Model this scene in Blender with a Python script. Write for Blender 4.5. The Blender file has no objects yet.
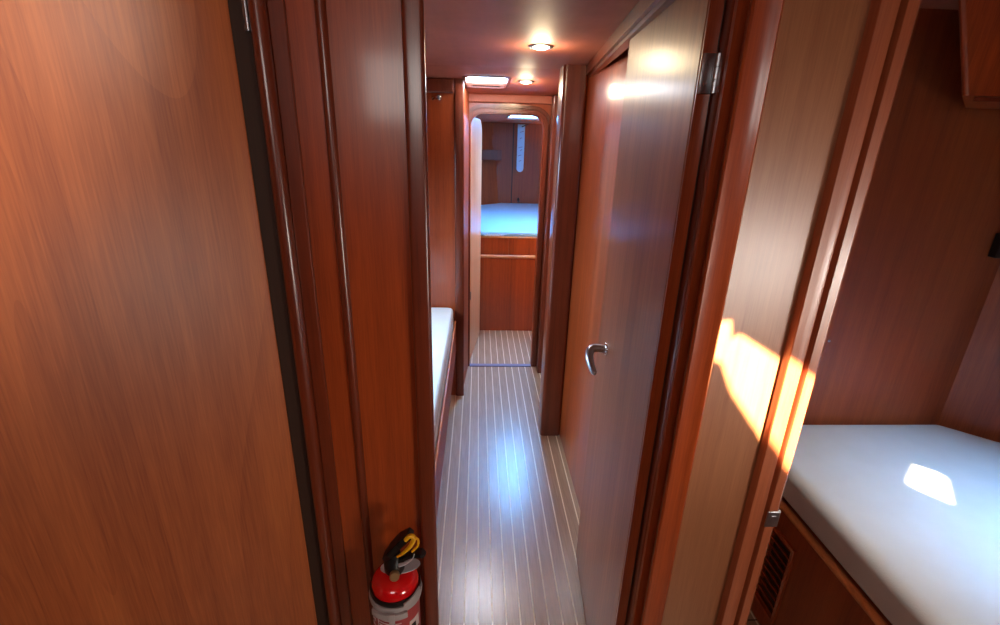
import bpy, bmesh, math, random
from mathutils import Vector, Matrix
C = bpy.context.scene.collection
PI = math.pi

# ------------------------------------------------------------------ materials
def s2l(c):
    return tuple(((v/255)/12.92 if v/255 <= .04045 else ((v/255+.055)/1.055)**2.4) for v in c) + (1,)

def newmat(name):
    m = bpy.data.materials.new(name); m.use_nodes = True
    nt = m.node_tree; b = nt.nodes['Principled BSDF']
    return m, nt, b

def plain(name, rgb, rough=.5, metal=0, coat=0, emit=None, es=0, bump=0, bscale=200):
    m, nt, b = newmat(name)
    b.inputs['Base Color'].default_value = s2l(rgb)
    b.inputs['Roughness'].default_value = rough
    b.inputs['Metallic'].default_value = metal
    b.inputs['Coat Weight'].default_value = coat
    b.inputs['Coat Roughness'].default_value = .1
    n = nt.nodes.new('ShaderNodeTexNoise'); n.inputs['Scale'].default_value = bscale
    n.inputs['Detail'].default_value = 3
    tc = nt.nodes.new('ShaderNodeTexCoord'); nt.links.new(tc.outputs['Object'], n.inputs['Vector'])
    mx = nt.nodes.new('ShaderNodeMixRGB'); mx.blend_type = 'MULTIPLY'; mx.inputs[0].default_value = .12
    mx.inputs[1].default_value = s2l(rgb); nt.links.new(n.outputs['Fac'], mx.inputs[2])
    nt.links.new(mx.outputs[0], b.inputs['Base Color'])
    if bump:
        bp = nt.nodes.new('ShaderNodeBump'); bp.inputs['Strength'].default_value = bump
        bp.inputs['Distance'].default_value = .002
        nt.links.new(n.outputs['Fac'], bp.inputs['Height']); nt.links.new(bp.outputs[0], b.inputs['Normal'])
    if emit:
        b.inputs['Emission Color'].default_value = s2l(emit); b.inputs['Emission Strength'].default_value = es
    return m

def wood(name, dark, light, rough=.35, coat=.5, crough=.12, grain=(55, 55, 1.3), cath=0., streak=.5, horiz=False, pore=.35):
    """straight or cathedral grained timber: long stretched noise plus fine pores"""
    m, nt, b = newmat(name); L = nt.links.new
    tc = nt.nodes.new('ShaderNodeTexCoord')
    def mp(s):
        q = nt.nodes.new('ShaderNodeMapping'); q.inputs['Scale'].default_value = s; q.inputs['Location'].default_value = (.37, .21, .63)
        if horiz: q.inputs['Rotation'].default_value = (0, PI/2, 0)
        L(tc.outputs['Object'], q.inputs['Vector']); return q
    n1 = nt.nodes.new('ShaderNodeTexNoise'); L(mp(grain).outputs[0], n1.inputs['Vector'])
    n1.inputs['Scale'].default_value = 1; n1.inputs['Detail'].default_value = 5; n1.inputs['Roughness'].default_value = .6
    n2 = nt.nodes.new('ShaderNodeTexNoise'); L(mp((9, 9, .5)).outputs[0], n2.inputs['Vector'])
    n2.inputs['Scale'].default_value = 1; n2.inputs['Detail'].default_value = 2
    n3 = nt.nodes.new('ShaderNodeTexNoise'); L(mp((420, 420, 14)).outputs[0], n3.inputs['Vector'])
    n3.inputs['Scale'].default_value = 1; n3.inputs['Detail'].default_value = 2
    a = nt.nodes.new('ShaderNodeMath'); a.operation = 'MULTIPLY_ADD'
    L(n1.outputs['Fac'], a.inputs[0]); a.inputs[1].default_value = streak; 
    k = nt.nodes.new('ShaderNodeMath'); k.operation = 'MULTIPLY'; L(n2.outputs['Fac'], k.inputs[0]); k.inputs[1].default_value = 1-streak
    L(k.outputs[0], a.inputs[2])
    fac = a.outputs[0]
    if cath:
        w = nt.nodes.new('ShaderNodeTexNoise'); L(mp((1.9, 1.9, .3)).outputs[0], w.inputs['Vector'])
        w.inputs['Scale'].default_value = 1.5; w.inputs['Detail'].default_value = 1.5; w.inputs['Distortion'].default_value = .4
        f = nt.nodes.new('ShaderNodeMath'); f.operation = 'MULTIPLY'; L(w.outputs['Fac'], f.inputs[0]); f.inputs[1].default_value = 19
        g = nt.nodes.new('ShaderNodeMath'); g.operation = 'FRACT'; L(f.outputs[0], g.inputs[0])
        h = nt.nodes.new('ShaderNodeMath'); h.operation = 'POWER'; L(g.outputs[0], h.inputs[0]); h.inputs[1].default_value = 7
        i = nt.nodes.new('ShaderNodeMath'); i.operation = 'MULTIPLY_ADD'; L(h.outputs[0], i.inputs[0]); i.inputs[1].default_value = -cath
        L(fac, i.inputs[2]); fac = i.outputs[0]
    p = nt.nodes.new('ShaderNodeMath'); p.operation = 'MULTIPLY_ADD'
    L(n3.outputs['Fac'], p.inputs[0]); p.inputs[1].default_value = -pore; L(fac, p.inputs[2])
    r = nt.nodes.new('ShaderNodeMapRange'); L(p.outputs[0], r.inputs[0])
    r.inputs[1].default_value = .5-.5*pore-.22; r.inputs[2].default_value = .5-.5*pore+.22
    mx = nt.nodes.new('ShaderNodeMixRGB'); L(r.outputs[0], mx.inputs[0])
    mx.inputs[1].default_value = s2l(dark); mx.inputs[2].default_value = s2l(light)
    L(mx.outputs[0], b.inputs['Base Color'])
    b.inputs['Roughness'].default_value = rough
    b.inputs['Coat Weight'].default_value = coat; b.inputs['Coat Roughness'].default_value = crough
    bp = nt.nodes.new('ShaderNodeBump'); bp.inputs['Strength'].default_value = .06; bp.inputs['Distance'].default_value = .001
    L(n1.outputs['Fac'], bp.inputs['Height']); L(bp.outputs[0], b.inputs['Normal'])
    return m

def teak_floor():
    m, nt, b = newmat('teak_and_holly'); L = nt.links.new
    ge = nt.nodes.new('ShaderNodeNewGeometry'); sp = nt.nodes.new('ShaderNodeSeparateXYZ'); L(ge.outputs['Position'], sp.inputs[0])
    def M(op, a, b_=None, c=None):
        n = nt.nodes.new('ShaderNodeMath'); n.operation = op
        for i, v in enumerate((a, b_, c)):
            if v is None: continue
            if isinstance(v, (int, float)): n.inputs[i].default_value = v
            else: L(v, n.inputs[i])
        return n.outputs[0]
    P = .0498
    u = M('DIVIDE', M('ADD', sp.outputs['X'], 5*P*4 - .017 + .003), P)
    fr = M('FRACT', u); idx = M('FLOOR', u)
    strip = M('LESS_THAN', fr, .115)
    wn = nt.nodes.new('ShaderNodeTexWhiteNoise'); wn.noise_dimensions = '1D'; L(idx, wn.inputs['W'])
    cb = nt.nodes.new('ShaderNodeCombineXYZ')
    L(M('MULTIPLY', sp.outputs['X'], 160), cb.inputs[0]); L(M('MULTIPLY', sp.outputs['Y'], 7), cb.inputs[1]); L(M('MULTIPLY', idx, 7.3), cb.inputs[2])
    n = nt.nodes.new('ShaderNodeTexNoise'); n.inputs['Scale'].default_value = 1; n.inputs['Detail'].default_value = 4; n.inputs['Distortion'].default_value = .6
    L(cb.outputs[0], n.inputs['Vector'])
    v = M('ADD', M('MULTIPLY', n.outputs['Fac'], .85), M('MULTIPLY', wn.outputs['Value'], .15))
    mx = nt.nodes.new('ShaderNodeMixRGB'); L(v, mx.inputs[0]); mx.inputs[1].default_value = s2l((132, 98, 70)); mx.inputs[2].default_value = s2l((214, 180, 146))
    m2 = nt.nodes.new('ShaderNodeMixRGB'); L(strip, m2.inputs[0]); L(mx.outputs[0], m2.inputs[1]); m2.inputs[2].default_value = s2l((252, 236, 202))
    L(m2.outputs[0], b.inputs['Base Color'])
    b.inputs['Roughness'].default_value = .42
    b.inputs['Coat Weight'].default_value = 1; b.inputs['Coat Roughness'].default_value = .25; b.inputs['Coat IOR'].default_value = 1.6
    return m

def cloth(name, rgb, weave=260):
    m, nt, b = newmat(name); L = nt.links.new
    tc = nt.nodes.new('ShaderNodeTexCoord')
    n = nt.nodes.new('ShaderNodeTexNoise'); n.inputs['Scale'].default_value = 9; n.inputs['Detail'].default_value = 5; L(tc.outputs['Object'], n.inputs['Vector'])
    w = nt.nodes.new('ShaderNodeTexNoise'); w.inputs['Scale'].default_value = weave; L(tc.outputs['Object'], w.inputs['Vector'])
    mx = nt.nodes.new('ShaderNodeMixRGB'); L(n.outputs['Fac'], mx.inputs[0])
    mx.inputs[1].default_value = s2l(tuple(int(v*.93) for v in rgb)); mx.inputs[2].default_value = s2l(rgb); L(mx.outputs[0], b.inputs['Base Color'])
    b.inputs['Roughness'].default_value = .85; b.inputs['Sheen Weight'].default_value = .2
    bp = nt.nodes.new('ShaderNodeBump'); bp.inputs['Strength'].default_value = .25; bp.inputs['Distance'].default_value = .001
    L(w.outputs['Fac'], bp.inputs['Height']); L(bp.outputs[0], b.inputs['Normal'])
    return m

MAT = dict(
    panel=wood('mahogany_panel', (120, 42, 14), (182, 80, 32), .34, .5, .12),
    trim=wood('mahogany_trim', (84, 30, 14), (126, 52, 26), .32, .6, .16, streak=.7),
    satin=wood('satin_teak_panel', (138, 62, 24), (198, 108, 52), .45, .25, .35, cath=.085, streak=.45, pore=.35, grain=(34, 34, .8)),
    grey=wood('satin_brown_panel', (128, 74, 44), (166, 108, 70), .4, .5, .32, streak=.55),
    leaf=wood('varnished_leaf', (118, 56, 26), (170, 92, 48), .5, .42, .24),
    ceil=wood('ceiling_laminate', (160, 88, 62), (184, 104, 80), .6, .10, .5, grain=(20, 1.5, 20)),
    edge=wood('raw_edge', (184, 104, 56), (224, 146, 90), .4, .4, .2),
    birch=wood('pale_varnished_ply', (206, 150, 106), (232, 182, 140), .4, .4, .25),
    post=wood('door_post_teak', (138, 66, 38), (176, 96, 58), .4, .5, .25, streak=.7),
    dark=wood('dark_gap_and_joint', (44, 26, 16), (62, 36, 22), .7, .0, .3),  # dark tone paints the shade in door gaps; also used for real joints
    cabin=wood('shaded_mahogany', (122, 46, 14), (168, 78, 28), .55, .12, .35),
    floor=teak_floor(),
    cloth=cloth('mattress_cloth', (206, 208, 208)),
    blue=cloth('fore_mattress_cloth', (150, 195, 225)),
    pillow=cloth('piping_cloth', (150, 146, 140)),
    chrome=plain('chrome', (215, 218, 222), .12, 1),
    steel=plain('stainless_steel', (175, 178, 184), .28, 1, bump=.2),
    black=plain('black_plastic', (16, 16, 17), .4, bump=.1),
    red=plain('red_enamel', (228, 16, 22), .18, 0, 1),
    yellow=plain('yellow_plastic', (240, 176, 20), .4),
    white=plain('white_plastic', (205, 205, 212), .35),
    clear=plain('cloudy_plastic', (176, 168, 168), .3),
    label=plain('red_label', (176, 60, 66), .35, coat=.3),
    ink=plain('grey_white_print', (222, 205, 205), .4),
    bluegrey=plain('blue_anodised', (138, 134, 164), .5, .2),
    brass=plain('brass', (214, 180, 130), .35, .8),
    sky=plain('milky_acrylic_pane', (235, 242, 255), .3, emit=(205, 228, 255), es=9),
    skyb=plain('blue_acrylic_pane', (225, 240, 255), .3, emit=(120, 190, 255), es=16),
    lamp=plain('lit_lens', (255, 246, 225), .3, emit=(255, 240, 214), es=30),
    hull=plain('white_hull_lining', (190, 186, 180), .5),
    pale=plain('pale_blue_enamel', (176, 214, 240), .3, coat=.5),
)

# ------------------------------------------------------------------ mesh helpers
def box(bm, x0, x1, y0, y1, z0, z1, bev=0, seg=2):
    r = bmesh.ops.create_cube(bm, size=1)
    for v in r['verts']:
        v.co = Vector(((x0+x1)/2+v.co.x*(x1-x0), (y0+y1)/2+v.co.y*(y1-y0), (z0+z1)/2+v.co.z*(z1-z0)))
    if bev:
        es = list({e for v in r['verts'] for e in v.link_edges})
        bmesh.ops.bevel(bm, geom=es, offset=bev, segments=seg, affect='EDGES', profile=.5)
    return bm

def prism(bm, poly, z0, z1, bev=0, seg=2, vbev=0, vseg=4):
    """vertical extrusion of a plan polygon; vbev rounds the upright edges, bev the horizontal ones"""
    lo = [bm.verts.new((x, y, z0)) for x, y in poly]
    hi = [bm.verts.new((x, y, z1)) for x, y in poly]
    n = len(poly); fs = [bm.faces.new(lo[::-1]), bm.faces.new(hi)]
    for i in range(n): fs.append(bm.faces.new((lo[i], lo[(i+1) % n], hi[(i+1) % n], hi[i])))
    bmesh.ops.recalc_face_normals(bm, faces=fs)
    if vbev or bev:
        vs = set(lo+hi)
        if vbev:
            es = [e for e in bm.edges if e.verts[0] in vs and e.verts[1] in vs and abs(e.verts[0].co.z-e.verts[1].co.z) > 1e-5]
            r = bmesh.ops.bevel(bm, geom=es, offset=vbev, segments=vseg, affect='EDGES', profile=.5)
        if bev:
            es = [e for e in bm.edges if abs(e.verts[0].co.z-e.verts[1].co.z) < 1e-6 and len(e.link_faces) == 2 and abs(e.link_faces[0].normal.z)+abs(e.link_faces[1].normal.z) < 1.5 and max(abs(e.link_faces[0].normal.z), abs(e.link_faces[1].normal.z)) > .9]
            bmesh.ops.bevel(bm, geom=es, offset=bev, segments=seg, affect='EDGES', profile=.5)
    return bm

def vprism(bm, poly, axis, a0, a1):
    """extrude a polygon along x or y; poly = (u, z) pairs"""
    f = (lambda u, z, a: (a, u, z)) if axis == 'x' else (lambda u, z, a: (u, a, z))
    lo = [bm.verts.new(f(u, z, a0)) for u, z in poly]; hi = [bm.verts.new(f(u, z, a1)) for u, z in poly]
    n = len(poly); fs = [bm.faces.new(lo[::-1]), bm.faces.new(hi)]
    for i in range(n): fs.append(bm.faces.new((lo[i], lo[(i+1) % n], hi[(i+1) % n], hi[i])))
    bmesh.ops.recalc_face_normals(bm, faces=fs); return bm

def lathe(bm, prof, loc=(0, 0, 0), axis=None, seg=32):
    """prof: (r, h) pairs; revolved about an axis direction through loc"""
    q = Vector((0, 0, 1)).rotation_difference(Vector(axis)).to_matrix() if axis else Matrix.Identity(3)
    rings = []; fs = []
    for r, h in prof:
        if r < 1e-6: rings.append([bm.verts.new(Vector(loc)+q @ Vector((0, 0, h)))])
        else: rings.append([bm.verts.new(Vector(loc)+q @ Vector((r*math.cos(2*PI*i/seg), r*math.sin(2*PI*i/seg), h))) for i in range(seg)])
    for a, b in zip(rings, rings[1:]):
        for i in range(seg):
            j = (i+1) % seg
            if len(a) == 1 and len(b) == 1: continue
            if len(a) == 1: fs.append(bm.faces.new((a[0], b[i], b[j])))
            elif len(b) == 1: fs.append(bm.faces.new((a[i], a[j], b[0])))
            else: fs.append(bm.faces.new((a[i], a[j], b[j], b[i])))
    for rr in (rings[0], rings[-1]):
        if len(rr) > 2: fs.append(bm.faces.new(rr))
    bmesh.ops.recalc_face_normals(bm, faces=fs); return bm

def tube(bm, pts, rad, seg=10, flat=1.0):
    pts = [Vector(p) for p in pts]; rad = rad if isinstance(rad, (list, tuple)) else [rad]*len(pts)
    # Catmull-Rom smoothing
    P = []; R = []
    for i in range(len(pts)-1):
        p0, p1, p2, p3 = pts[max(i-1, 0)], pts[i], pts[i+1], pts[min(i+2, len(pts)-1)]
        for k in range(5):
            t = k/5
            P.append(.5*((2*p1)+(p2-p0)*t+(2*p0-5*p1+4*p2-p3)*t*t+(3*p1-p0-3*p2+p3)*t**3)); R.append(rad[i]*(1-t)+rad[i+1]*t)
    P.append(pts[-1]); R.append(rad[-1])
    rings = []; up = Vector((0, 0, 1)); 
    for i, p in enumerate(P):
        d = (P[min(i+1, len(P)-1)]-P[max(i-1, 0)]).normalized()
        if abs(d.dot(up)) > .95: up = Vector((0, 1, 0))
        s = d.cross(up).normalized(); u = s.cross(d).normalized(); up = u
        rings.append([bm.verts.new(p+R[i]*(math.cos(2*PI*k/seg)*s+flat*math.sin(2*PI*k/seg)*u)) for k in range(seg)])
    fs = []
    for a, b in zip(rings, rings[1:]):
        for k in range(seg): fs.append(bm.faces.new((a[k], a[(k+1) % seg], b[(k+1) % seg], b[k])))
    fs.append(bm.faces.new(rings[0])); fs.append(bm.faces.new(rings[-1]))
    bmesh.ops.recalc_face_normals(bm, faces=fs); return bm

def dome_strip(x0, x1, yf, yb, n=10, bulge=None):
    """plan polygon: half-round moulding facing -Y between x0 and x1, crown at yf, back at yb"""
    r = (x1-x0)/2; cx = (x0+x1)/2; d = bulge or r
    return [(x0, yb)] + [(cx-r*math.cos(PI*i/n), yf+d-d*math.sin(PI*i/n)) for i in range(n+1)] + [(x1, yb)]

def new(): return bmesh.new()

def obj(name, bm, mat, parent=None, smooth=False, kind=None, label=None, cat=None, group=None):
    me = bpy.data.meshes.new(name)
    bmesh.ops.remove_doubles(bm, verts=bm.verts, dist=1e-6)
    xs = [v.co for v in bm.verts]
    o3 = Vector(((min(v.x for v in xs)+max(v.x for v in xs))/2, (min(v.y for v in xs)+max(v.y for v in xs))/2, min(v.z for v in xs)))
    for v in bm.verts: v.co -= o3
    bm.to_mesh(me); bm.free()
    o = bpy.data.objects.new(name, me); C.objects.link(o)
    me.materials.append(MAT[mat] if isinstance(mat, str) else mat)
    if smooth:
        for p in me.polygons: p.use_smooth = True
        try:
            me.set_sharp_from_angle(angle=math.radians(38))
        except Exception: pass
    o['world0'] = tuple(o3)
    if parent:
        o.parent = parent; o.location = o3 - Vector(parent['world0'])
    else: o.location = o3
    if kind: o['kind'] = kind
    if label: o['label'] = label
    if cat: o['category'] = cat
    if group: o['group'] = group
    return o

def thing(name, label, cat, loc, group=None, kind=None):
    o = bpy.data.objects.new(name, None); C.objects.link(o); o.empty_display_size = .05
    o.location = loc; o['world0'] = tuple(loc)
    o['label'] = label
    if cat: o['category'] = cat
    if group: o['group'] = group
    if kind: o['kind'] = kind
    return o

def struct(name, bm, mat, smooth=False, label=None, parent=None, cat=None):
    return obj(name, bm, mat, parent, smooth, kind='structure' if not parent else None, label=label, cat=cat)

def slab_with_holes(outer, holes, z, th):
    """flat deck with openings: outer and holes are plan polygons, z a function of y; thickness upward"""
    bm = new(); loops = []
    for poly in [outer]+holes:
        vs = [bm.verts.new((x, y, 0)) for x, y in poly]
        for i in range(len(vs)): loops.append(bm.edges.new((vs[i], vs[(i+1) % len(vs)])))
    bmesh.ops.triangle_fill(bm, use_beauty=True, use_dissolve=False, edges=loops)
    for f in bm.faces:
        f.normal_update()
        if f.normal.z > 0: f.normal_flip()
    r = bmesh.ops.extrude_face_region(bm, geom=list(bm.faces))
    up = [g for g in r['geom'] if isinstance(g, bmesh.types.BMVert)]
    for v in up: v.co.z = th
    for v in bm.verts: v.co.z += z(v.co.y)
    bmesh.ops.recalc_face_normals(bm, faces=bm.faces)
    return bm

def rrect(x0, x1, y0, y1, r, n=5):
    pts = []
    for cx, cy, a in ((x1-r, y0+r, -PI/2), (x1-r, y1-r, 0), (x0+r, y1-r, PI/2), (x0+r, y0+r, PI)):
        for i in range(n+1):
            t = a+PI/2*i/n; pts.append((cx+r*math.cos(t), cy+r*math.sin(t)))
    return pts

# ------------------------------------------------------------------ the shell
ZC = 1.92
ZR = 1.985   # the right cabin is a little higher
# sun direction (towards the sun)
SUN = Vector((.20, -.80, .55)).normalized()

struct('floor', box(new(), -1.6, 2.4, -1.6, 6.2, -.05, 0), 'floor', label='teak and holly striped cabin floor', cat='floor')

def ceil_z(y): return ZC if y < 2.5 else ZC-.06*(y-2.5)/.73
h1 = rrect(-.07, .15, 2.70, 2.98, .035)
# unseen ceiling hole, added and shaped to throw the sun patch on the bulkhead
patch = [(.436, 1.200), (.443, 1.295), (.470, 1.300), (.478, 1.262), (.492, 1.272), (.577, 1.222), (.660, 1.160), (.664, 1.035), (.640, .935), (.575, 1.03), (.500, 1.125), (.470, 1.185)]
def to_ceiling(x, y, z):
    t = (ZR-z)/SUN.z; return (x+SUN.x*t, y+SUN.y*t)
h2 = [to_ceiling(x, .8, z) for x, z in patch]
# second unseen hole, added to throw the sun patch on the right mattress
h4 = [to_ceiling(x, y, .615) for x, y in ((1.34, 1.155), (1.46, 1.255), (1.53, 1.19), (1.42, 1.055))]
# break the deck at y = 2.5 so that it can slope down forward
bm = slab_with_holes([(.62, -1.6), (2.4, -1.6), (2.4, 1.56), (.62, 1.56)], [h2, h4], lambda y: ZR, .03)
struct('ceiling', bm, 'ceil', label='slightly higher ceiling over the right cabin', cat='ceiling')
struct('trim_24', box(new(), .60, .622, -1.6, 1.56, ZC+.001, ZR+.03), 'trim', label='step between corridor ceiling and right cabin ceiling', cat='trim')
bm = slab_with_holes([(-1.6, -1.6), (.62, -1.6), (.62, 1.56), (2.4, 1.56), (2.4, 2.5), (-1.6, 2.5)], [], lambda y: ZC, .03)
struct('ceiling', bm, 'ceil', label='flat red-brown laminate ceiling over corridor and side cabin', cat='ceiling')
struct('ceiling', slab_with_holes([(-1.6, 2.5), (2.4, 2.5), (2.4, 3.3), (-1.6, 3.3)], [h1], ceil_z, .03), 'ceil', label='ceiling section sloping down to the forward doorway', cat='ceiling')
h3 = [(.26, 3.86), (.30, 3.81), (.42, 3.78), (.60, 4.72), (.58, 4.80), (.32, 4.80), (.28, 4.76)]
h3 = rrect(.25, .60, 3.74, 4.66, .05)
struct('ceiling', slab_with_holes([(-1.6, 3.3), (2.4, 3.3), (2.4, 6.2), (-1.6, 6.2)], [h3], lambda y: 1.785, .1), 'ceil', label='low ceiling of the fore cabin', cat='ceiling')

# outer shell
struct('wall_aft', box(new(), -1.6, 2.4, -1.62, -1.58, 0, 2.01), 'panel', label='aft bulkhead behind the viewer', cat='wall')
struct('wall_port_hull', box(new(), -1.62, -1.58, -1.6, 6.2, 0, 1.95), 'hull', label='pale lining of the port hull side', cat='wall')
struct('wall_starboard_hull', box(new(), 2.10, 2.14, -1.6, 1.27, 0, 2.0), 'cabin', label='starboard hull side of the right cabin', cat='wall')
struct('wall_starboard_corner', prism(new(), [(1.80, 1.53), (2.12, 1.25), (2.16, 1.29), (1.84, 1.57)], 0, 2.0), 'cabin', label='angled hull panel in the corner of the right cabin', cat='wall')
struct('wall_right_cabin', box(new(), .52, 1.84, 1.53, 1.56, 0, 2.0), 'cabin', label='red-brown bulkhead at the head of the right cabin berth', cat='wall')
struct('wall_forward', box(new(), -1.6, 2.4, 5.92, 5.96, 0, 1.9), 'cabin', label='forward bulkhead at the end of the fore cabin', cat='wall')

# near left bulkhead (faces the viewer, carries the extinguisher)
bm = new(); box(bm, -.337, -.085, .80, .83, 0, ZC)
struct('wall_near_left', bm, 'panel', label='narrow mahogany bulkhead with the extinguisher', cat='wall')
bm = new(); box(bm, -1.6, -.356, .83, .86, 0, ZC)
struct('wall_left_side', bm, 'panel', label='bulkhead behind the open left door', cat='wall')
struct('trim_1', prism(new(), dome_strip(-.325, -.300, .780, .835, 12), 0, ZC-.001), 'trim', True, label='rounded mahogany door post beside the big left door', cat='trim')
struct('trim_2', box(new(), -.2995, -.276, .792, .8, 0, ZC-.001, .002), 'trim', label='flat dark lipping beside the rounded left post', cat='trim')
struct('trim_3', prism(new(), dome_strip(-.236, -.219, .792, .80, 8), 0, ZC-.001), 'trim', True, label='thin half-round strip down the left bulkhead panel', cat='trim')
bm = prism(new(), [(-.112, .784), (-.079, .784), (-.083, .829), (-.112, .829)], 0, ZC-.001, vbev=.007, vseg=5)
struct('trim_4', bm, 'trim', True, label='rounded corner post at the left of the corridor mouth', cat='trim')
# strip closing the gap between door and post, its shadow put into the colour
struct('trim_5', box(new(), -.360, -.3245, .797, .835, 0, ZC-.001), 'dark', label='dark strip coloured as the shadow gap beside the big left door', cat='trim')

# near right bulkhead
bm = new(); box(bm, .4425, .60, .805, .83, 0, ZC)
struct('wall_near_right', bm, 'grey', label='narrow satin brown bulkhead panel carrying the patch of sun', cat='wall')
bm = prism(new(), [(.404, .92)]+[(.4145-.0095-.0095*math.cos(PI*i/10)+.002, .862-.011*math.sin(PI*i/10)) for i in range(11)]+[(.4165, .92)], 0, ZC-.001)
struct('trim_6', bm, 'trim', True, label='half-round mahogany strip beside the hinge of the corridor door', cat='trim')
struct('trim_23', box(new(), .3985, .4038, .890, .92, 0, ZC-.001), 'dark', label='dark strip coloured as the shaded gap between corridor door and its frame', cat='trim')  # added strip, the shade of the gap is put into its colour
struct('trim_7', box(new(), .4167, .424, .862, .90, 0, ZC-.001), 'dark', label='dark groove between the door mouldings', cat='trim')
bm = prism(new(), [(.4245, .862), (.395, .790), (.398, .786), (.424, .784), (.429, .780), (.434, .778), (.438, .781), (.441, .788), (.442, .862)], 0, ZC-.001)
struct('trim_8', bm, 'panel', True, label='flat moulding with a beaded edge left of the satin panel', cat='trim')
bm = prism(new(), [(.584, .84), (.584, .789), (.586, .786), (.596, .784), (.606, .7815), (.611, .782), (.6145, .787), (.6155, .795), (.6155, .84)], 0, ZC-.001)
struct('trim_9', bm, 'post', True, label='inner band of the right cabin door post', cat='trim')
struct('trim_10', box(new(), .6155, .622, .800, .86, 0, ZC-.001), 'dark', label='dark groove down the right cabin door post', cat='trim')
bm = prism(new(), [(.622, .87), (.622, .79), (.625, .784), (.640, .782), (.6455, .786), (.647, .794), (.647, .87)], 0, ZC-.001)
tp = struct('trim_11', bm, 'post', True, label='outer band of the right cabin door post with a steel strike plate', cat='trim')
bm = new(); box(bm, .6205, .6475, .7795, .7835, .835, .875, .001)
box(bm, .6455, .6495, .7835, .815, .835, .875, .001); box(bm, .629, .639, .778, .7795, .845, .865, .0005)
obj('strike_plate', bm, 'steel', tp, label='small steel strike plate')

# corridor right wall
struct('wall_right', prism(new(), [(.487, 1.53), (.487, 3.3), (.52, 3.3), (.52, 1.53)], 0, ZC), 'panel', label='mahogany side wall of the corridor behind the door', cat='wall')
struct('wall_right_near', prism(new(), [(.398, .84), (.487, 1.53), (.52, 1.53), (.45, .84)], 0, ZC), 'panel', label='side wall behind the open door', cat='wall')
bm = prism(new(), [(.374, 2.335), (.374, 2.47), (.487, 2.47), (.487, 2.335)], 0, ZC-.001, vbev=.018, vseg=6)
struct('trim_12', bm, 'trim', True, label='tall rounded mahogany post standing out from the right wall', cat='trim')
bm = prism(new(), [(.348, .99), (.474, 2.335), (.50, 2.335), (.40, .99)], 1.868, ZC-.001)
bmesh.ops.bevel(bm, geom=[e for e in bm.edges if min(v.co.z for v in e.verts) < 1.869 and max(v.co.z for v in e.verts) < 1.869 and sum(v.co.x for v in e.verts)/2 < .43], offset=.012, segments=4, affect='EDGES')
struct('trim_13', bm, 'trim', True, label='rounded mahogany cornice under the ceiling above the corridor door', cat='trim')

# far doorway with its rounded ring
def arch(x0, x1, z1, r, z0=0, n=8):
    pts = [(x0, z0), (x0, z1-r)]
    for i in range(1, n+1):
        t = PI-PI/2*i/n; pts.append((x0+r+r*math.cos(t), z1-r+r*math.sin(t)))
    for i in range(n+1):
        t = PI/2-PI/2*i/n; pts.append((x1-r+r*math.cos(t), z1-r+r*math.sin(t)))
    pts.append((x1, z0)); return pts

def ring(inner, outer, y0, y1, bev=0):
    """band between two arches with the same number of points, extruded in y"""
    bm = new(); n = len(inner)
    A = [bm.verts.new((x, y0, z)) for x, z in inner]; B = [bm.verts.new((x, y0, z)) for x, z in outer]
    A2 = [bm.verts.new((x, y1, z)) for x, z in inner]; B2 = [bm.verts.new((x, y1, z)) for x, z in outer]
    fs = []
    for i in range(n-1):
        fs.append(bm.faces.new((A[i], A[i+1], B[i+1], B[i]))); fs.append(bm.faces.new((A2[i], B2[i], B2[i+1], A2[i+1])))
        fs.append(bm.faces.new((A[i], A2[i], A2[i+1], A[i+1]))); fs.append(bm.faces.new((B[i], B[i+1], B2[i+1], B2[i])))
    for i in (0, n-1): fs.append(bm.faces.new((A[i], B[i], B2[i], A2[i])))
    bmesh.ops.recalc_face_normals(bm, faces=fs)
    if bev:
        es = [e for e in bm.edges if all(v in set(A+B) for v in e.verts) and len(e.link_faces) == 2 and e.calc_face_angle(0) > .5]
        bmesh.ops.bevel(bm, geom=es, offset=bev, segments=3, affect='EDGES')
    return bm

inn = arch(-.05, .412, 1.748, .075)
n = len(inn)
def rect_match(x0, x1, z1):
    pts = []
    for i, (x, z) in enumerate(inn):
        if i == 0: pts.append((x0, 0))
        elif i == n-1: pts.append((x1, 0))
        elif z < 1.748-.075+1e-6 and x < .2: pts.append((x0, 1.748-.075))
        elif z < 1.748-.075+1e-6: pts.append((x1, 1.748-.075))
        else:
            fx = (x+.05)/.462
            if fx < .165: pts.append((x0, 1.748-.075+(z-1.673)/.075*(z1-1.673))) if fx < .08 else pts.append((x0+(x1-x0)*fx*.8, z1))
            elif fx > .835: pts.append((x1, 1.748-.075+(z-1.673)/.075*(z1-1.673))) if fx > .92 else pts.append((x1-(x1-x0)*(1-fx)*.8, z1))
            else: pts.append((x0+(x1-x0)*fx, z1))
    return pts
struct('wall_far', ring(inn, rect_match(-.70, .52, 1.862), 3.24, 3.30), 'panel', label='far bulkhead with an arched doorway into the fore cabin', cat='wall')
struct('trim_14', ring(arch(-.052, .414, 1.750, .077), arch(-.085, .447, 1.783, .105), 3.222, 3.241, .007), 'trim', True, label='inner moulding around the arched doorway', cat='trim')
struct('trim_15', ring(arch(-.0855, .4475, 1.784, .106), arch(-.105, .468, 1.803, .125), 3.2305, 3.2405, .004), 'trim', True, label='outer bead around the arched doorway', cat='trim')
struct('trim_16', box(new(), -.07, .487, 3.205, 3.2395, 1.815, 1.862, .006), 'ceil', label='head rail above the arched doorway', cat='trim')
bm = new(); box(bm, -.049, .411, 3.222, 3.262, .0005, .007, .002)
struct('trim_17', bm, 'bluegrey', label='blue-grey metal threshold strip across the far doorway', cat='trim')
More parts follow.
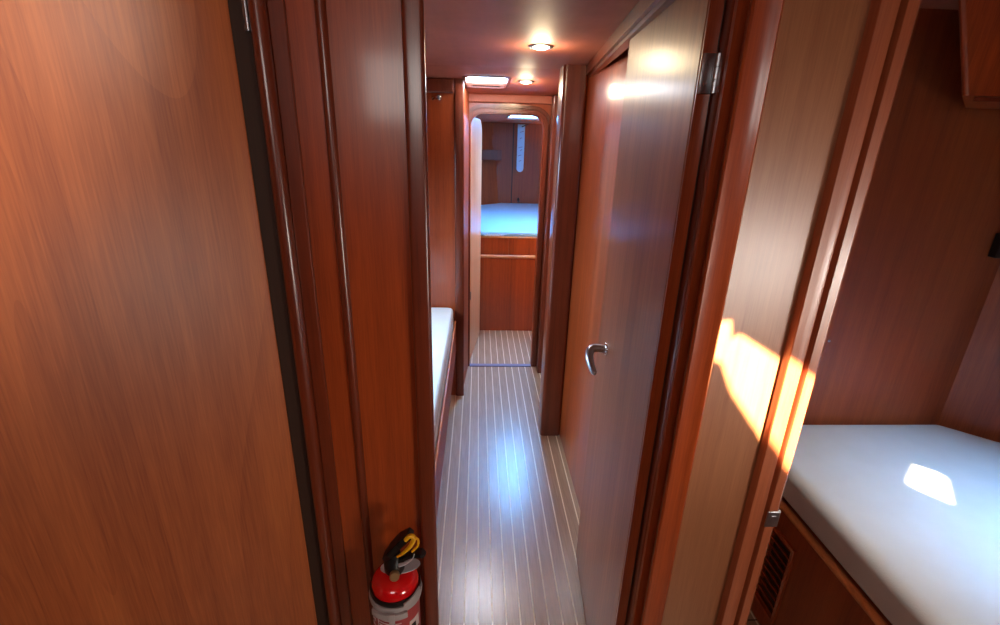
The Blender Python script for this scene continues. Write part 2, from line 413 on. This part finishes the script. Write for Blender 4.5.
struct('trim_18', prism(new(), [(.449, 3.12), (.487, 3.12), (.487, 3.2), (.449, 3.2)], 0, ZC-.06, vbev=.008), 'trim', True, label='slim post to the right of the arched doorway', cat='trim')

# left side: passage berth opening
bm = prism(new(), [(-.133, 2.79), (-.079, 2.79), (-.079, 2.85), (-.133, 2.85)], 0, 1.895, vbev=.009, vseg=5)
struct('trim_19', bm, 'trim', True, label='rounded post at the forward end of the left berth', cat='trim')
struct('wall_left', prism(new(), [(-.115, 2.85), (-.088, 2.85), (-.06, 3.24), (-.09, 3.24)], 0, 1.868), 'cabin', label='short return wall between left berth and arched doorway', cat='wall')
struct('wall_left_berth', box(new(), -1.58, -.133, 2.80, 2.83, 0, 1.894), 'panel', label='mahogany bulkhead at the forward end of the left berth', cat='wall')
struct('trim_20', box(new(), -1.0, -.134, 2.775, 2.80, 1.825, 1.894, .006), 'trim', label='dark head rail above the left berth bulkhead', cat='trim')

# ------------------------------------------------------------------ doors
def leaf(bm, a, b, th, z0, z1, r=.0):
    """door leaf: visible face from plan point a to b, thickness th to the right of a->b"""
    a, b = Vector(a), Vector(b); d = (b-a).normalized(); nrm = Vector((d.y, -d.x))
    q = [a, b, b+nrm*th, a+nrm*th]
    return prism(bm, [tuple(v) for v in q], z0, z1, vbev=.0025, vseg=2)

# door_1: the big open door on the left
d1 = thing('door_1', 'big tan wooden cabin door swung open towards the viewer, filling the left of the picture', 'door', (-.353, .80, 0), kind='structure')
A1, B1 = Vector((-.3535, .796)), Vector((-.815, .375))
bm = new(); leaf(bm, B1, A1, -.028, .01, 1.90); obj('door_leaf', bm, 'satin', d1)
bm = new(); box(bm, -.3345, -.3265, .7925, .7995, 1.736, 1.83, .001)
lathe(bm, [(.0035, 0), (.0035, .094)], (-.3285, .791, 1.736), seg=14)
obj('hinge', bm, 'steel', d1, smooth=True, label='steel butt hinge near the top')

# door_2: corridor door, open against the right wall
d2 = thing('door_2', 'glossy mahogany door with a chrome lever handle lying along the right wall', 'door', (.39, .90, 0), kind='structure')
F0, F1 = Vector((.373, .892)), Vector((.415, 1.484)); dd = (F1-F0).normalized(); nn = Vector((-dd.y, dd.x))  # nn points to the corridor
bm = new(); leaf(bm, F0, F1, .024, .012, 1.868); obj('door_leaf', bm, 'leaf', d2)
def on2(s, off, z):  # a point on the door: s along the face from the hinge edge, off into the corridor
    p = F0+dd*s+nn*off; return Vector((p.x, p.y, z))
# lipping on the hinge edge
bm = new(); q = [F0+dd*.0-nn*.024-dd*.006, F0-dd*.006-nn*.001, F0-nn*.001-dd*.0005, F0-nn*.024-dd*.0005]
prism(bm, [tuple(v) for v in q], .012, 1.868); obj('edge_lipping', bm, 'panel', d2)
hz = .995; hs = .455
bm = new(); lathe(bm, [(.0, 0), (.020, 0), (.020, .003), (.018, .006), (.012, .008), (.0, .008)], on2(hs, 0, hz), axis=(nn.x, nn.y, 0), seg=28)
hd = obj('handle', bm, 'chrome', d2, smooth=True, label='chrome lever handle')
bm = new(); tube(bm, [on2(hs, .006, hz), on2(hs, .034, hz+.002), on2(hs-.006, .050, hz-.003), on2(hs-.026, .056, hz-.014), on2(hs-.052, .054, hz-.029), on2(hs-.074, .048, hz-.042), on2(hs-.082, .042, hz-.046)], [.0125, .0130, .0135, .0130, .0115, .010, .006], 14)
obj('lever', bm, 'steel', hd, smooth=True)
bm = new(); box(bm, .3745, .3955, .880, .884, 1.683, 1.745, .001); box(bm, .400, .410, .880, .884, 1.683, 1.745, .001)
for k in range(3): lathe(bm, [(.0058, 0), (.0058, .0195)], (.3985, .878, 1.684+k*.0205), seg=14)
for z in (1.698, 1.730):
    lathe(bm, [(.0035, 0), (.003, .0012), (0, .0015)], (.384, .880, z), axis=(0, -1, 0), seg=10)
obj('hinge', bm, 'steel', d2, smooth=True, label='steel butt hinge near the top')

# door_3: fore cabin door, standing open in the far doorway
d3 = thing('door_3', 'tall pale varnished door leaf with rounded top standing open inside the far doorway', 'door', (-.04, 3.3, 0), kind='structure')
def leaf3():
    # face lies between plan points; top corner at the free edge is rounded
    a, b = Vector((-.048, 3.305)), Vector((.026, 3.86)); d = (b-a); Lg = d.length; d.normalize(); nv = Vector((-d.y, d.x))
    prof = [(0, .012), (Lg, .012), (Lg, 1.735-.11)]
    for i in range(1, 9):
        t = PI/2*i/8; prof.append((Lg-.11+.11*math.cos(t), 1.735-.11+.11*math.sin(t)))
    prof += [(0, 1.735)]
    bm = new(); lo = [bm.verts.new((*(a+d*s), z)) for s, z in prof]; hi = [bm.verts.new((*(a+d*s+nv*.024), z)) for s, z in prof]
    m = len(prof); fs = [bm.faces.new(lo), bm.faces.new(hi[::-1])]
    for i in range(m): fs.append(bm.faces.new((lo[i], lo[(i+1) % m], hi[(i+1) % m], hi[i])))
    bmesh.ops.recalc_face_normals(bm, faces=fs); return bm
obj('door_leaf', leaf3(), 'birch', d3)
bm = new(); box(bm, -.056, -.0495, 3.262, 3.304, .50, .56, .001); lathe(bm, [(.005, 0), (.005, .06)], (-.0455, 3.302, .5), seg=12)
obj('hinge', bm, 'steel', d3, smooth=True)

# ------------------------------------------------------------------ skylight hatches
def hatch(name, x0, x1, y0, y1, r, zf, top, mat, label, fw=.018):
    t = thing(name, label, 'skylight', ((x0+x1)/2, (y0+y1)/2, zf((y0+y1)/2)-.008), kind='structure')
    bm = new(); i = rrect(x0, x1, y0, y1, r); o = rrect(x0-fw, x1+fw, y0-fw, y1+fw, r+fw); m = len(i)
    for k in range(m):
        j = (k+1) % m
        def V(p, dz): return bm.verts.new((p[0], p[1], zf(p[1])+dz))
        a, b, c, d = V(i[k], -.007), V(i[j], -.007), V(o[j], -.001), V(o[k], -.001)
        e, f = V(i[k], top), V(i[j], top)
        bm.faces.new((a, b, c, d)); bm.faces.new((a, e, f, b))
    bmesh.ops.remove_doubles(bm, verts=bm.verts, dist=1e-5); bmesh.ops.recalc_face_normals(bm, faces=bm.faces)
    s = obj('window_frame', bm, 'trim', t, smooth=True)
    bm = new(); prism(bm, rrect(x0-.004, x1+.004, y0-.004, y1+.004, r), zf((y0+y1)/2)+top, zf((y0+y1)/2)+top+.008)
    obj('pane', bm, mat, t, label='bright milky pane')
    return t
hatch('window_1', -.07, .15, 2.70, 2.98, .035, ceil_z, .006, 'sky', 'bright rounded skylight hatch in the corridor ceiling')
hatch('window_2', .25, .60, 3.74, 4.66, .05, lambda y: 1.785, .006, 'skyb', 'long bright skylight hatch in the fore cabin ceiling')

# ------------------------------------------------------------------ ceiling downlights
def downlight(x, y, label):
    t = thing('downlight', label, 'ceiling light', (x, y, ceil_z(y)-.008), 'round downlights in the corridor ceiling')
    z = ceil_z(y)
    bm = new(); lathe(bm, [(.030, -.001), (.045, -.0005), (.046, -.003), (.042, -.006), (.036, -.007), (.030, -.005)], (x, y, z), seg=36)
    obj('rim', bm, 'steel', t, smooth=True)
    bm = new(); lathe(bm, [(.0, -.012), (.018, -.010), (.0295, -.005), (.0295, -.001), (0, -.001)], (x, y, z), seg=32)
    obj('lens', bm, 'lamp', t, smooth=True)
    return t
downlight(.221, 1.932, 'round lit downlight nearer the viewer, in the corridor ceiling')
downlight(.249, 2.80, 'smaller-looking lit downlight farther off, right of the corridor skylight')

# ------------------------------------------------------------------ left passage berth
lb = thing('passage_berth', 'built-in wooden berth with a slim lee board along the left of the corridor', 'berth', (-.5, 1.9, 0))
obj('base_front', box(new(), -.21, -.19, .87, 2.795, .001, .44), 'panel', lb)
obj('bunk_board', box(new(), -1.2, -.1495, .87, 2.785, .44, .46), 'panel', lb)
bm = prism(new(), [(-.136, .9), (-.128, 2.785), (-.138, 2.785), (-.146, .9)], .33, .525, vbev=.001, vseg=1)
obj('lee_board', bm, 'cabin', lb)
bm = new(); tube(bm, [(-.141, .9, .527), (-.1385, 1.5, .527), (-.136, 2.1, .527), (-.133, 2.786, .527)], .0062, 10); obj('board_capping', bm, 'edge', lb, smooth=True, label='light wooden capping strip')

def cushion(poly, z0, z1, rnd, corner=.03):
    """soft slab: plan polygon with rounded corners, upper and lower rims rounded by inset rings"""
    n = len(poly); P = [Vector(p) for p in poly]
    if sum(P[i].x*P[(i+1) % n].y-P[(i+1) % n].x*P[i].y for i in range(n)) < 0: P.reverse()
    def inset(d):
        out = []
        for i in range(n):
            a, b, c = P[i-1], P[i], P[(i+1) % n]; u = (b-a).normalized(); v = (c-b).normalized()
            nu = Vector((-u.y, u.x)); nv = Vector((-v.y, v.x)); q = b+(nu+nv)*(d/(1+nu.dot(nv)))
            cr = max(corner-d, .004); k = cr*math.tan(math.acos(max(-1, min(1, u.dot(v))))/2)
            s0, s1 = q-u*k, q+v*k
            for t in range(5):
                w = t/4; out.append(s0*(1-w)**2+q*2*w*(1-w)+s1*w*w)
        return out
    rows = []
    for t in range(5):
        a = PI/2*t/4; rows.append((rnd*.6*(1-math.sin(a)), z0+rnd*.6*(1-math.cos(a))))
    for t in range(7):
        a = PI/2*t/6; rows.append((rnd*(1-math.cos(a)), z1-rnd+rnd*math.sin(a)))
    bm = new(); R = [[bm.verts.new((p.x, p.y, z)) for p in inset(d)] for d, z in rows]; m = len(R[0])
    for a, b in zip(R, R[1:]):
        for k in range(m): bm.faces.new((a[k], a[(k+1) % m], b[(k+1) % m], b[k]))
    bm.faces.new(R[0][::-1]); bm.faces.new(R[-1]); bmesh.ops.recalc_face_normals(bm, faces=bm.faces)
    return bm

bm = cushion([(-.150, .88), (-.142, 2.785), (-1.1, 2.785), (-1.1, .88)], .462, .625, .018, .045)
mt = obj('mattress', bm, 'cloth', smooth=True, label='pale mattress on the narrow berth left of the corridor', cat='mattress')
bm = new(); tube(bm, [(-.152, .92, .595), (-.1495, 1.5, .595), (-.147, 2.1, .595), (-.1445, 2.74, .595)], .0035, 8); obj('piping', bm, 'pillow', mt, smooth=True)

# hook on left berth head rail
t = thing('hook', 'small chrome hook under the head rail above the left berth', 'hook', (-.205, 2.795, 1.79))
bm = new(); lathe(bm, [(0, 0), (.013, 0), (.013, .003), (.006, .006), (0, .006)], (-.212, 2.8015, 1.805), axis=(0, -1, 0), seg=20); obj('rosette', bm, 'chrome', t, smooth=True)
bm = new(); tube(bm, [(-.212, 2.795, 1.805), (-.212, 2.775, 1.803), (-.210, 2.762, 1.79), (-.208, 2.755, 1.80), (-.207, 2.753, 1.81)], [.004, .004, .004, .005, .007], 10); obj('prong', bm, 'chrome', t, smooth=True)
bm = new(); tube(bm, [(-.245, 2.795, 1.80), (-.243, 2.765, 1.79), (-.228, 2.76, 1.80), (-.222, 2.795, 1.805)], .005, 8); obj('bracket', bm, 'trim', t, smooth=True)

# ------------------------------------------------------------------ fore cabin
fb = thing('fore_berth', 'raised wooden berth base across the fore cabin with a moulded rail', 'berth', (.2, 3.95, 0))
obj('front_panel', box(new(), -1.0, 1.4, 3.945, 3.97, .001, .675), 'panel', fb)
obj('locker_front', box(new(), -1.0, .262, 3.95, 3.97, .678, .83, .001), 'panel', fb)
obj('locker_front', box(new(), .2635, 1.4, 3.95, 3.97, .678, .83, .001), 'panel', fb)
bm = new(); tube(bm, [(-.9, 3.937, .675), (-.2, 3.937, .675), (.5, 3.937, .675), (1.3, 3.937, .675)], .0145, 12); obj('rail', bm, 'edge', fb, smooth=True, label='lighter rounded grab rail')
obj('top_edge', box(new(), -1.0, 1.4, 3.938, 3.972, .83, .843, .003), 'edge', fb)
obj('bunk_board', box(new(), -1.0, 1.4, 3.972, 5.915, .80, .83), 'panel', fb)
bm = cushion([(-1.0, 3.955), (1.4, 3.955), (1.4, 5.5), (.75, 5.91), (.275, 5.91), (-.2, 5.46), (-.88, 4.89), (-1., 4.8)], .846, .878, .014)
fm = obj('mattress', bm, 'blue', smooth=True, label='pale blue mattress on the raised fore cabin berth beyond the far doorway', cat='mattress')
# crumpled sheet corner at the front edge
bm = new()
random.seed(4)
for i in range(9):
    x = .055+i*.017
    tube(bm, [(x, 3.946, .846+.002*(i % 3)), (x+.008, 3.940, .852+.006*(i % 2)), (x+.022, 3.944, .848), (x+.03, 3.955, .862)], [.003, .0055, .004, .003], 6)
obj('rumpled_sheet_edge', bm, 'cloth', fm, smooth=True, label='rumpled white corner of the sheet')

# hull side panel left, raking to the stem
bm = new(); q = [(-1.0, 4.9), (.16, 5.918), (.13, 5.94), (-1.04, 4.93)]
prism(bm, q, .80, 1.78)
for v in bm.verts:
    if v.co.z < 1: v.co.x += .10
struct('wall_fore_side', bm, 'cabin', label='raking hull side panel left of the fore cabin', cat='wall')
t = thing('open_shelf', 'small boxed shelf high on the left of the fore cabin end wall', 'shelf', (.10, 5.8, 1.38))
bm = new(); box(bm, -.1, .262, 5.70, 5.905, 1.385, 1.40); box(bm, -.1, .262, 5.895, 5.915, 1.40, 1.66); obj('carcass', bm, 'cabin', t)
obj('fiddle', box(new(), -.1, .264, 5.685, 5.70, 1.378, 1.49, .003), 'trim', t)
# narrow pale upright panel on the stem
t = thing('upright_panel', 'narrow pale blue upright panel with rounded lower end on the fore cabin end wall', 'wall panel', (.5, 5.9, 1.24))
def pill():
    bm = new(); x0, x1, z0, z1 = .452, .535, 1.245, 1.77; r = .0415; cx = (x0+x1)/2
    pts = [(x0, z1)]+[(cx-r*math.cos(PI*i/12), z0+r-r*math.sin(PI*i/12)) for i in range(13)]+[(x1, z1)]
    vprism(bm, pts, 'y', 5.885, 5.9215); return bm
obj('plate', pill(), 'pale', t)
for k, (x, z, w) in enumerate(((.500, 1.69, .02), (.492, 1.62, .012), (.490, 1.52, .022), (.500, 1.49, .012), (.484, 1.43, .018), (.492, 1.37, .014))):
    bm = new(); tube(bm, [(x-w, 5.882, z-.006), (x, 5.880, z+.002), (x+w, 5.882, z+.006)], .004, 6); obj('slot', bm, 'bluegrey', t, smooth=True, label='small dark mark')
bm = new(); tube(bm, [(.50, 5.88, 1.745), (.535, 5.83, 1.762), (.57, 5.80, 1.775)], [.006, .005, .004], 8)
obj('stay_arm', bm, 'black', t, smooth=True, label='short black arm at the top')
bm = new(); tube(bm, [(.49, 5.80, .905), (.486, 5.86, .915), (.488, 5.90, .94)], [.012, .016, .010], 8, .6)
obj('pull_strap', bm, 'black', smooth=True, label='small dark strap at the head of the fore cabin mattress', cat='strap')
struct('trim_21', box(new(), .40, .412, 5.912, 5.92, .86, 1.78), 'dark', label='dark joint down the fore cabin end wall', cat='trim')

# ------------------------------------------------------------------ right cabin
rb = thing('cabin_berth', 'wooden berth base with a vent grille and light edge in the right cabin', 'berth', (1.3, .8, 0))
bm = new()
# front panel with an opening for the vent
vy0, vy1, vz0, vz1 = 1.135, 1.245, .085, .385
for q in ((-.6, vy0, .0, .487), (vy1, 1.529, .0, .487), (vy0, vy1, 0, vz0), (vy0, vy1, vz1, .487)): box(bm, 1.02, 1.038, *q)
obj('front_panel', bm, 'cabin', rb)
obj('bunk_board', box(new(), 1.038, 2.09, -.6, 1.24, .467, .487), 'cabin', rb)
bm = new(); tube(bm, [(1.015, -.6, .490), (1.015, .2, .490), (1.015, .9, .490), (1.015, 1.529, .490)], .012, 12); obj('edge_trim', bm, 'edge', rb, smooth=True, label='light orange-brown wooden edge')
bm = new(); 
for q in ((vy0-.014, vy0, vz0-.014, vz1+.014), (vy1, vy1+.014, vz0-.014, vz1+.014), (vy0, vy1, vz0-.014, vz0), (vy0, vy1, vz1, vz1+.014)): box(bm, 1.011, 1.0195, *q, .001)
vg = obj('vent_grille', bm, 'panel', rb)
N = 10
for k in range(N):
    z = vz0+.010+(vz1-vz0-.02)*k/(N-1); bm = new()
    vprism(bm, [(1.0125, z+.004), (1.0145, z+.007), (1.030, z-.004), (1.028, z-.007)], 'y', vy0, vy1)
    obj('slat', bm, 'panel', vg)
obj('vent_backing', box(new(), 1.0385, 1.041, vy0, vy1, vz0, vz1), 'dark', vg)
bm = cushion([(1.016, -.6), (2.09, -.6), (2.09, 1.24), (1.78, 1.525), (1.016, 1.525)], .503, .62, .04, .05)
rm = obj('mattress', bm, 'cloth', smooth=True, label='large pale grey mattress in the right cabin with a patch of sun', cat='mattress')
# locker on the hull side
LK = .42
lk = thing('wall_locker', 'red-brown overhead locker in the top right of the right cabin', 'locker', (1.6, 1.36, 1.73))
bm = prism(new(), [(1.15, 1.20), (2.085, 1.10), (2.095, 1.27), (1.79, 1.528), (1.49, 1.528)], 1.728, ZR-.002, vbev=.02, vseg=4)
for v in bm.verts:
    if v.co.x < 1.6: v.co.x -= (v.co.z-1.728)*LK
obj('carcass', bm, 'panel', lk, smooth=True)
obj('underside_rail', prism(new(), [(1.20, 1.215), (2.07, 1.125), (2.07, 1.14), (1.21, 1.228)], 1.718, 1.7275), 'trim', lk)
t = thing('bulkhead_socket', 'small black square fitting on the red-brown bulkhead at the right edge', 'fitting', (1.79, 1.52, 1.30))
bm = box(new(), 1.765, 1.796, 1.506, 1.5295, 1.272, 1.345, .003); box(bm, 1.74, 1.77, 1.500, 1.5295, 1.268, 1.35, .004); obj('body', bm, 'black', t)
bm = new(); lathe(bm, [(0, 0), (.008, 0), (.007, .005), (0, .007)], (1.776, 1.4995, 1.31), axis=(0, -1, 0), seg=16); obj('button', bm, 'steel', t, smooth=True)
bm = new(); lathe(bm, [(0, 0), (.005, 0), (.004, .004), (0, .005)], (1.268, 1.531, .95), axis=(0, -1, 0), seg=14)
obj('snap_stud', bm, 'steel', smooth=True, label='tiny steel stud on the right cabin bulkhead beside the door post', cat='stud')
# floor hatch seam in right cabin
bm = box(new(), .66, 1.019, 1.195, 1.199, .0003, .0012)
struct('trim_22', bm, 'dark', label='dark seam across the right cabin floor', cat='trim')

# ------------------------------------------------------------------ fire extinguisher
EX, EY = -.158, .728
ZT = .80  # shoulder top
t = thing('fire_extinguisher', 'red fire extinguisher with black valve and yellow pin strapped to the left bulkhead', 'fire extinguisher', (EX, EY, .44))
R0 = .0465
prof = [(0, .44), (.034, .44), (.043, .446), (R0, .46), (R0, .762)]
for i in range(1, 10):
    a = PI/2*i/9; prof.append((.014+(R0-.014)*math.cos(a), .762+.024*math.sin(a)))
prof += [(.014, .792), (0, .792)]
bm = new(); lathe(bm, prof, (EX, EY, 0), seg=48); cyl = obj('cylinder', bm, 'red', t, smooth=True)
def wrap(bm, r, a0, a1, z0, z1, n=24, tilt=0, th=.0008):
    """curved patch around the cylinder; angles measured from -Y"""
    rows = []
    for i in range(n+1):
        a = a0+(a1-a0)*i/n
        rows.append([bm.verts.new((EX+rr*math.sin(a), EY-rr*math.cos(a), z+tilt*a)) for rr, z in ((r, z0), (r, z1), (r+th, z1), (r+th, z0))])
    fs = []
    for p, q in zip(rows, rows[1:]):
        for k in range(4): fs.append(bm.faces.new((p[k], q[k], q[(k+1) % 4], p[(k+1) % 4])))
    fs.append(bm.faces.new(rows[0])); fs.append(bm.faces.new(rows[-1])); bmesh.ops.recalc_face_normals(bm, faces=fs); return bm
lab = obj('paper_label', wrap(new(), R0+.0002, -1.5, 1.5, .50, .733), 'label', t, smooth=True, label='pinkish red printed label')
# print on the label: worn white column of marks at left, text lines, pictogram block at right
for k in range(5):
    zz = .712-k*.017
    bm = wrap(new(), R0+.0012, -1.20, -.86, zz, zz+.0035, 4, .006); wrap(bm, R0+.0012, -1.20, -1.12, zz-.012, zz-.003, 2); 
    if k % 2: wrap(bm, R0+.0012, -.96, -.88, zz-.008, zz, 2)
    obj('print_mark', bm, 'ink', lab, smooth=True)
for k in range(7):
    bm = wrap(new(), R0+.0012, -.62, .35 if k % 3 else .1, .706-k*.0075, .7082-k*.0075, 12, .0); obj('print_line', bm, 'ink', lab, smooth=True)
obj('print_border', wrap(new(), R0+.0012, -.70, -.68, .52, .712, 2), 'ink', lab)
pb = obj('pictogram_panel', wrap(new(), R0+.0012, .70, 1.25, .640, .692, 10), 'ink', lab, smooth=True, label='white pictogram block')
obj('pictogram', wrap(new(), R0+.0022, .78, 1.0, .655, .682, 4), 'black', pb)
obj('pictogram', wrap(new(), R0+.0022, 1.08, 1.25, .634, .662, 4), 'label', pb)
# bracket: clear plastic strap ring with buckle, black rubber band
bm = new(); lathe(bm, [(R0+.0005, .747), (R0+.003, .746), (R0+.0045, .752), (R0+.003, .758), (R0+.0005, .757)], (EX, EY, 0), seg=44)
obj('rubber_band', bm, 'black', t, smooth=True, label='black rubber band')
bm = new(); lathe(bm, [(R0+.0015, .732), (R0+.005, .730), (R0+.0065, .7375), (R0+.005, .745), (R0+.0015, .745)], (EX, EY, 0), seg=44)
br = obj('bracket_strap', bm, 'clear', t, smooth=True, label='cloudy plastic bracket strap')
bm = new(); wrap(bm, R0+.007, -.75, .55, .722, .736, 14, .0, .005); wrap(bm, R0+.011, -.06, .12, .706, .742, 4, 0, .004); wrap(bm, R0+.006, .45, 1.2, .736, .748, 10, .016, .003)
obj('buckle', bm, 'clear', br, smooth=True)
obj('wall_bracket', box(new(), EX-.018, EX+.018, EY+R0+.002, .7995, .50, .76, .002), 'black', t)
# collar card (white oval on the shoulder)
bm = new(); m = 26
pl = [(.040*math.cos(2*PI*i/m)+.006, .019*math.sin(2*PI*i/m)+.012) for i in range(m)]
lo = [bm.verts.new((EX+x+.004, EY-.004+y, .7885+.12*x)) for x, y in pl]; hi = [bm.verts.new(v.co+Vector((0, 0, .0015))) for v in lo]
fs = [bm.faces.new(lo[::-1]), bm.faces.new(hi)]
for i in range(m): fs.append(bm.faces.new((lo[i], lo[(i+1) % m], hi[(i+1) % m], hi[i])))
obj('neck_card', bm, 'white', t, label='white oval card around the neck')
# valve
bm = new(); lathe(bm, [(0, .790), (.018, .790), (.020, .794), (.020, .812), (.016, .818), (.013, .835), (0, .835)], (EX, EY, 0), seg=26)
vb = obj('valve_body', bm, 'black', t, smooth=True)
bm = new(); lathe(bm, [(0, 0), (.0085, 0), (.0095, .002), (.0095, .010), (.008, .012), (0, .012)], (EX+.004, EY-.020, .800), axis=(.1, -1, .35), seg=24)
obj('gauge', bm, 'brass', vb, smooth=True, label='small round brass pressure gauge')
def strap(bm, pts, w, th):
    """flat lever: centreline pts, width vector w, thickness th"""
    P = [Vector(p) for p in pts]; w = Vector(w)/2; rows = []
    for i, p in enumerate(P):
        d = (P[min(i+1, len(P)-1)]-P[max(i-1, 0)]).normalized(); u = d.cross(w).normalized()*th/2
        k = .62 if i in (0, len(P)-1) else 1
        rows.append([bm.verts.new(p+w*k+u), bm.verts.new(p-w*k+u), bm.verts.new(p-w*k-u), bm.verts.new(p+w*k-u)])
    fs = []
    for a, b in zip(rows, rows[1:]):
        for k in range(4): fs.append(bm.faces.new((a[k], b[k], b[(k+1) % 4], a[(k+1) % 4])))
    fs.append(bm.faces.new(rows[0])); fs.append(bm.faces.new(rows[-1])); bmesh.ops.recalc_face_normals(bm, faces=fs)
    bmesh.ops.bevel(bm, geom=[e for e in bm.edges if e.calc_face_angle(0) > .8], offset=.0015, segments=2, affect='EDGES'); return bm
bm = strap(new(), [(EX-.016, EY+.004, .818), (EX-.004, EY, .840), (EX+.016, EY-.004, .868), (EX+.037, EY-.008, .890)], (.004, .034, 0), .013)
obj('squeeze_lever', bm, 'black', vb)
bm = strap(new(), [(EX-.010, EY, .812), (EX+.012, EY-.002, .820), (EX+.034, EY-.006, .836), (EX+.056, EY-.010, .842), (EX+.062, EY-.010, .836)], (.003, .020, 0), .008)
obj('carry_handle', bm, 'black', vb)
bm = new(); tube(bm, [(EX+.012, EY-.026, .850), (EX+.025, EY-.028, .862), (EX+.038, EY-.028, .878), (EX+.045, EY-.026, .894), (EX+.038, EY-.026, .900), (EX+.029, EY-.027, .891)], [.0022, .003, .0042, .005, .0045, .004], 10)
tube(bm, [(EX+.040, EY-.026, .899), (EX+.052, EY-.024, .890), (EX+.051, EY-.024, .874), (EX+.040, EY-.026, .862)], .0022, 8)
obj('safety_pin', bm, 'yellow', vb, smooth=True, label='yellow safety pin')
bm = new(); tube(bm, [(EX+.044, EY-.022, .852), (EX+.040, EY-.024, .842), (EX+.028, EY-.026, .834), (EX+.014, EY-.024, .826)], [.001, .0012, .003, .004], 8, .5)
obj('seal_tag', bm, 'white', vb, smooth=True, label='white seal tag')

# ------------------------------------------------------------------ lights
def area(name, loc, target, size, power, col, sy=None, spread=PI):
    l = bpy.data.lights.new(name, 'AREA'); l.energy = power; l.color = col; l.shape = 'RECTANGLE'; l.size = size; l.size_y = sy or size; l.spread = spread
    o = bpy.data.objects.new(name, l); C.objects.link(o); o.location = loc
    o.rotation_euler = (Vector(target)-Vector(loc)).to_track_quat('-Z', 'Y').to_euler(); return o
def spot(name, loc, target, power, col, ang=1.9, r=.03, blend=.8):
    l = bpy.data.lights.new(name, 'SPOT'); l.energy = power; l.color = col; l.spot_size = ang; l.spot_blend = blend; l.shadow_soft_size = r
    o = bpy.data.objects.new(name, l); C.objects.link(o); o.location = loc
    o.rotation_euler = (Vector(target)-Vector(loc)).to_track_quat('-Z', 'Y').to_euler(); return o
area('companionway_daylight', (-.22, -.75, 1.86), (.1, 1.0, 1.1), .55, 5.5, (1.0, .92, .86), .4)
spot('left_door_fill', (.22, .28, 1.87), (-.86, .38, 1.70), 42, (1.0, .86, .68), 1.15, .06, 1)  # added fill spot that brightens the upper left door, no fitting there
spot('right_panel_fill', (1.25, -.35, 1.15), (.52, .8, 1.30), 30, (1.0, .93, .86), .72, .10, 1)  # unseen spot added to brighten the middle of the right panel
area('saloon_side_daylight', (1.05, -.55, 1.0), (-.1, .8, .95), .35, 4, (1.0, .88, .76), .35, 2.2)
area('corridor_skylight', (.04, 2.84, 1.876), (.04, 2.82, 0), .2, 7.5, (.82, .88, 1), .26)
area('fore_skylight', (.425, 4.20, 1.775), (.425, 4.20, 0), .32, 24, (.10, .42, 1), .88)
area('left_berth_fill', (-1.0, 1.9, 1.4), (-.2, 2.1, .6), .5, 16, (.50, .74, 1), .25, 2.0)  # added bluish fill for the left mattress, no port is built here
area('right_portlight', (2.0, .05, 1.5), (1.66, .75, .6), .25, 6.5, (.18, .52, 1), .25, .8)
area('right_mattress_fill', (1.28, .85, 1.88), (1.20, 1.0, 0), .25, 1.9, (1, .90, .8), .25, 1.3)  # fill light added over the right mattress, without a lamp body
def point(name, loc, power, col, r):
    l = bpy.data.lights.new(name, 'POINT'); l.energy = power; l.color = col; l.shadow_soft_size = r
    o = bpy.data.objects.new(name, l); C.objects.link(o); o.location = loc; return o
point('downlight_lamp', (.221, 1.932, 1.878), 2.6, (1, .80, .50), .036)
point('downlight_lamp', (.249, 2.80, 1.86), 2.3, (1, .80, .50), .034)
point('fore_cabin_fill', (.72, 3.62, 1.05), 3.5, (1, .80, .60), .05)  # hidden warm fill added for the berth front and the pale door
l = bpy.data.lights.new('sun', 'SUN'); l.energy = 110; l.color = (1, .85, .58); l.angle = .012
o = bpy.data.objects.new('sun', l); C.objects.link(o); o.rotation_euler = SUN.to_track_quat('Z', 'Y').to_euler()

w = bpy.data.worlds.new('world'); bpy.context.scene.world = w; w.use_nodes = True
w.node_tree.nodes['Background'].inputs[0].default_value = (.55, .72, 1, 1); w.node_tree.nodes['Background'].inputs[1].default_value = .6

# ------------------------------------------------------------------ camera
right = Vector((0.99875847, -0.04227059, 0.02635748)); down = Vector((0.01036889, -0.34111387, -0.93996479)); fwd = Vector((0.04872377, 0.9390711, -0.34025207))
cam = bpy.data.cameras.new('camera'); co = bpy.data.objects.new('camera', cam); C.objects.link(co)
M = Matrix((right, -down, -fwd)).transposed().to_4x4(); M.translation = Vector((0, 0, 1.6)); co.matrix_world = M
cam.lens = 477.64/1000*36; cam.sensor_width = 36; cam.clip_start = .02
bpy.context.scene.camera = co
vs = bpy.context.scene.view_settings
vs.view_transform = 'Standard'; vs.look = 'None'; vs.gamma = 1; vs.exposure = .12; vs.use_curve_mapping = False
for ob in bpy.data.objects:
    if 'world0' in ob: del ob['world0']
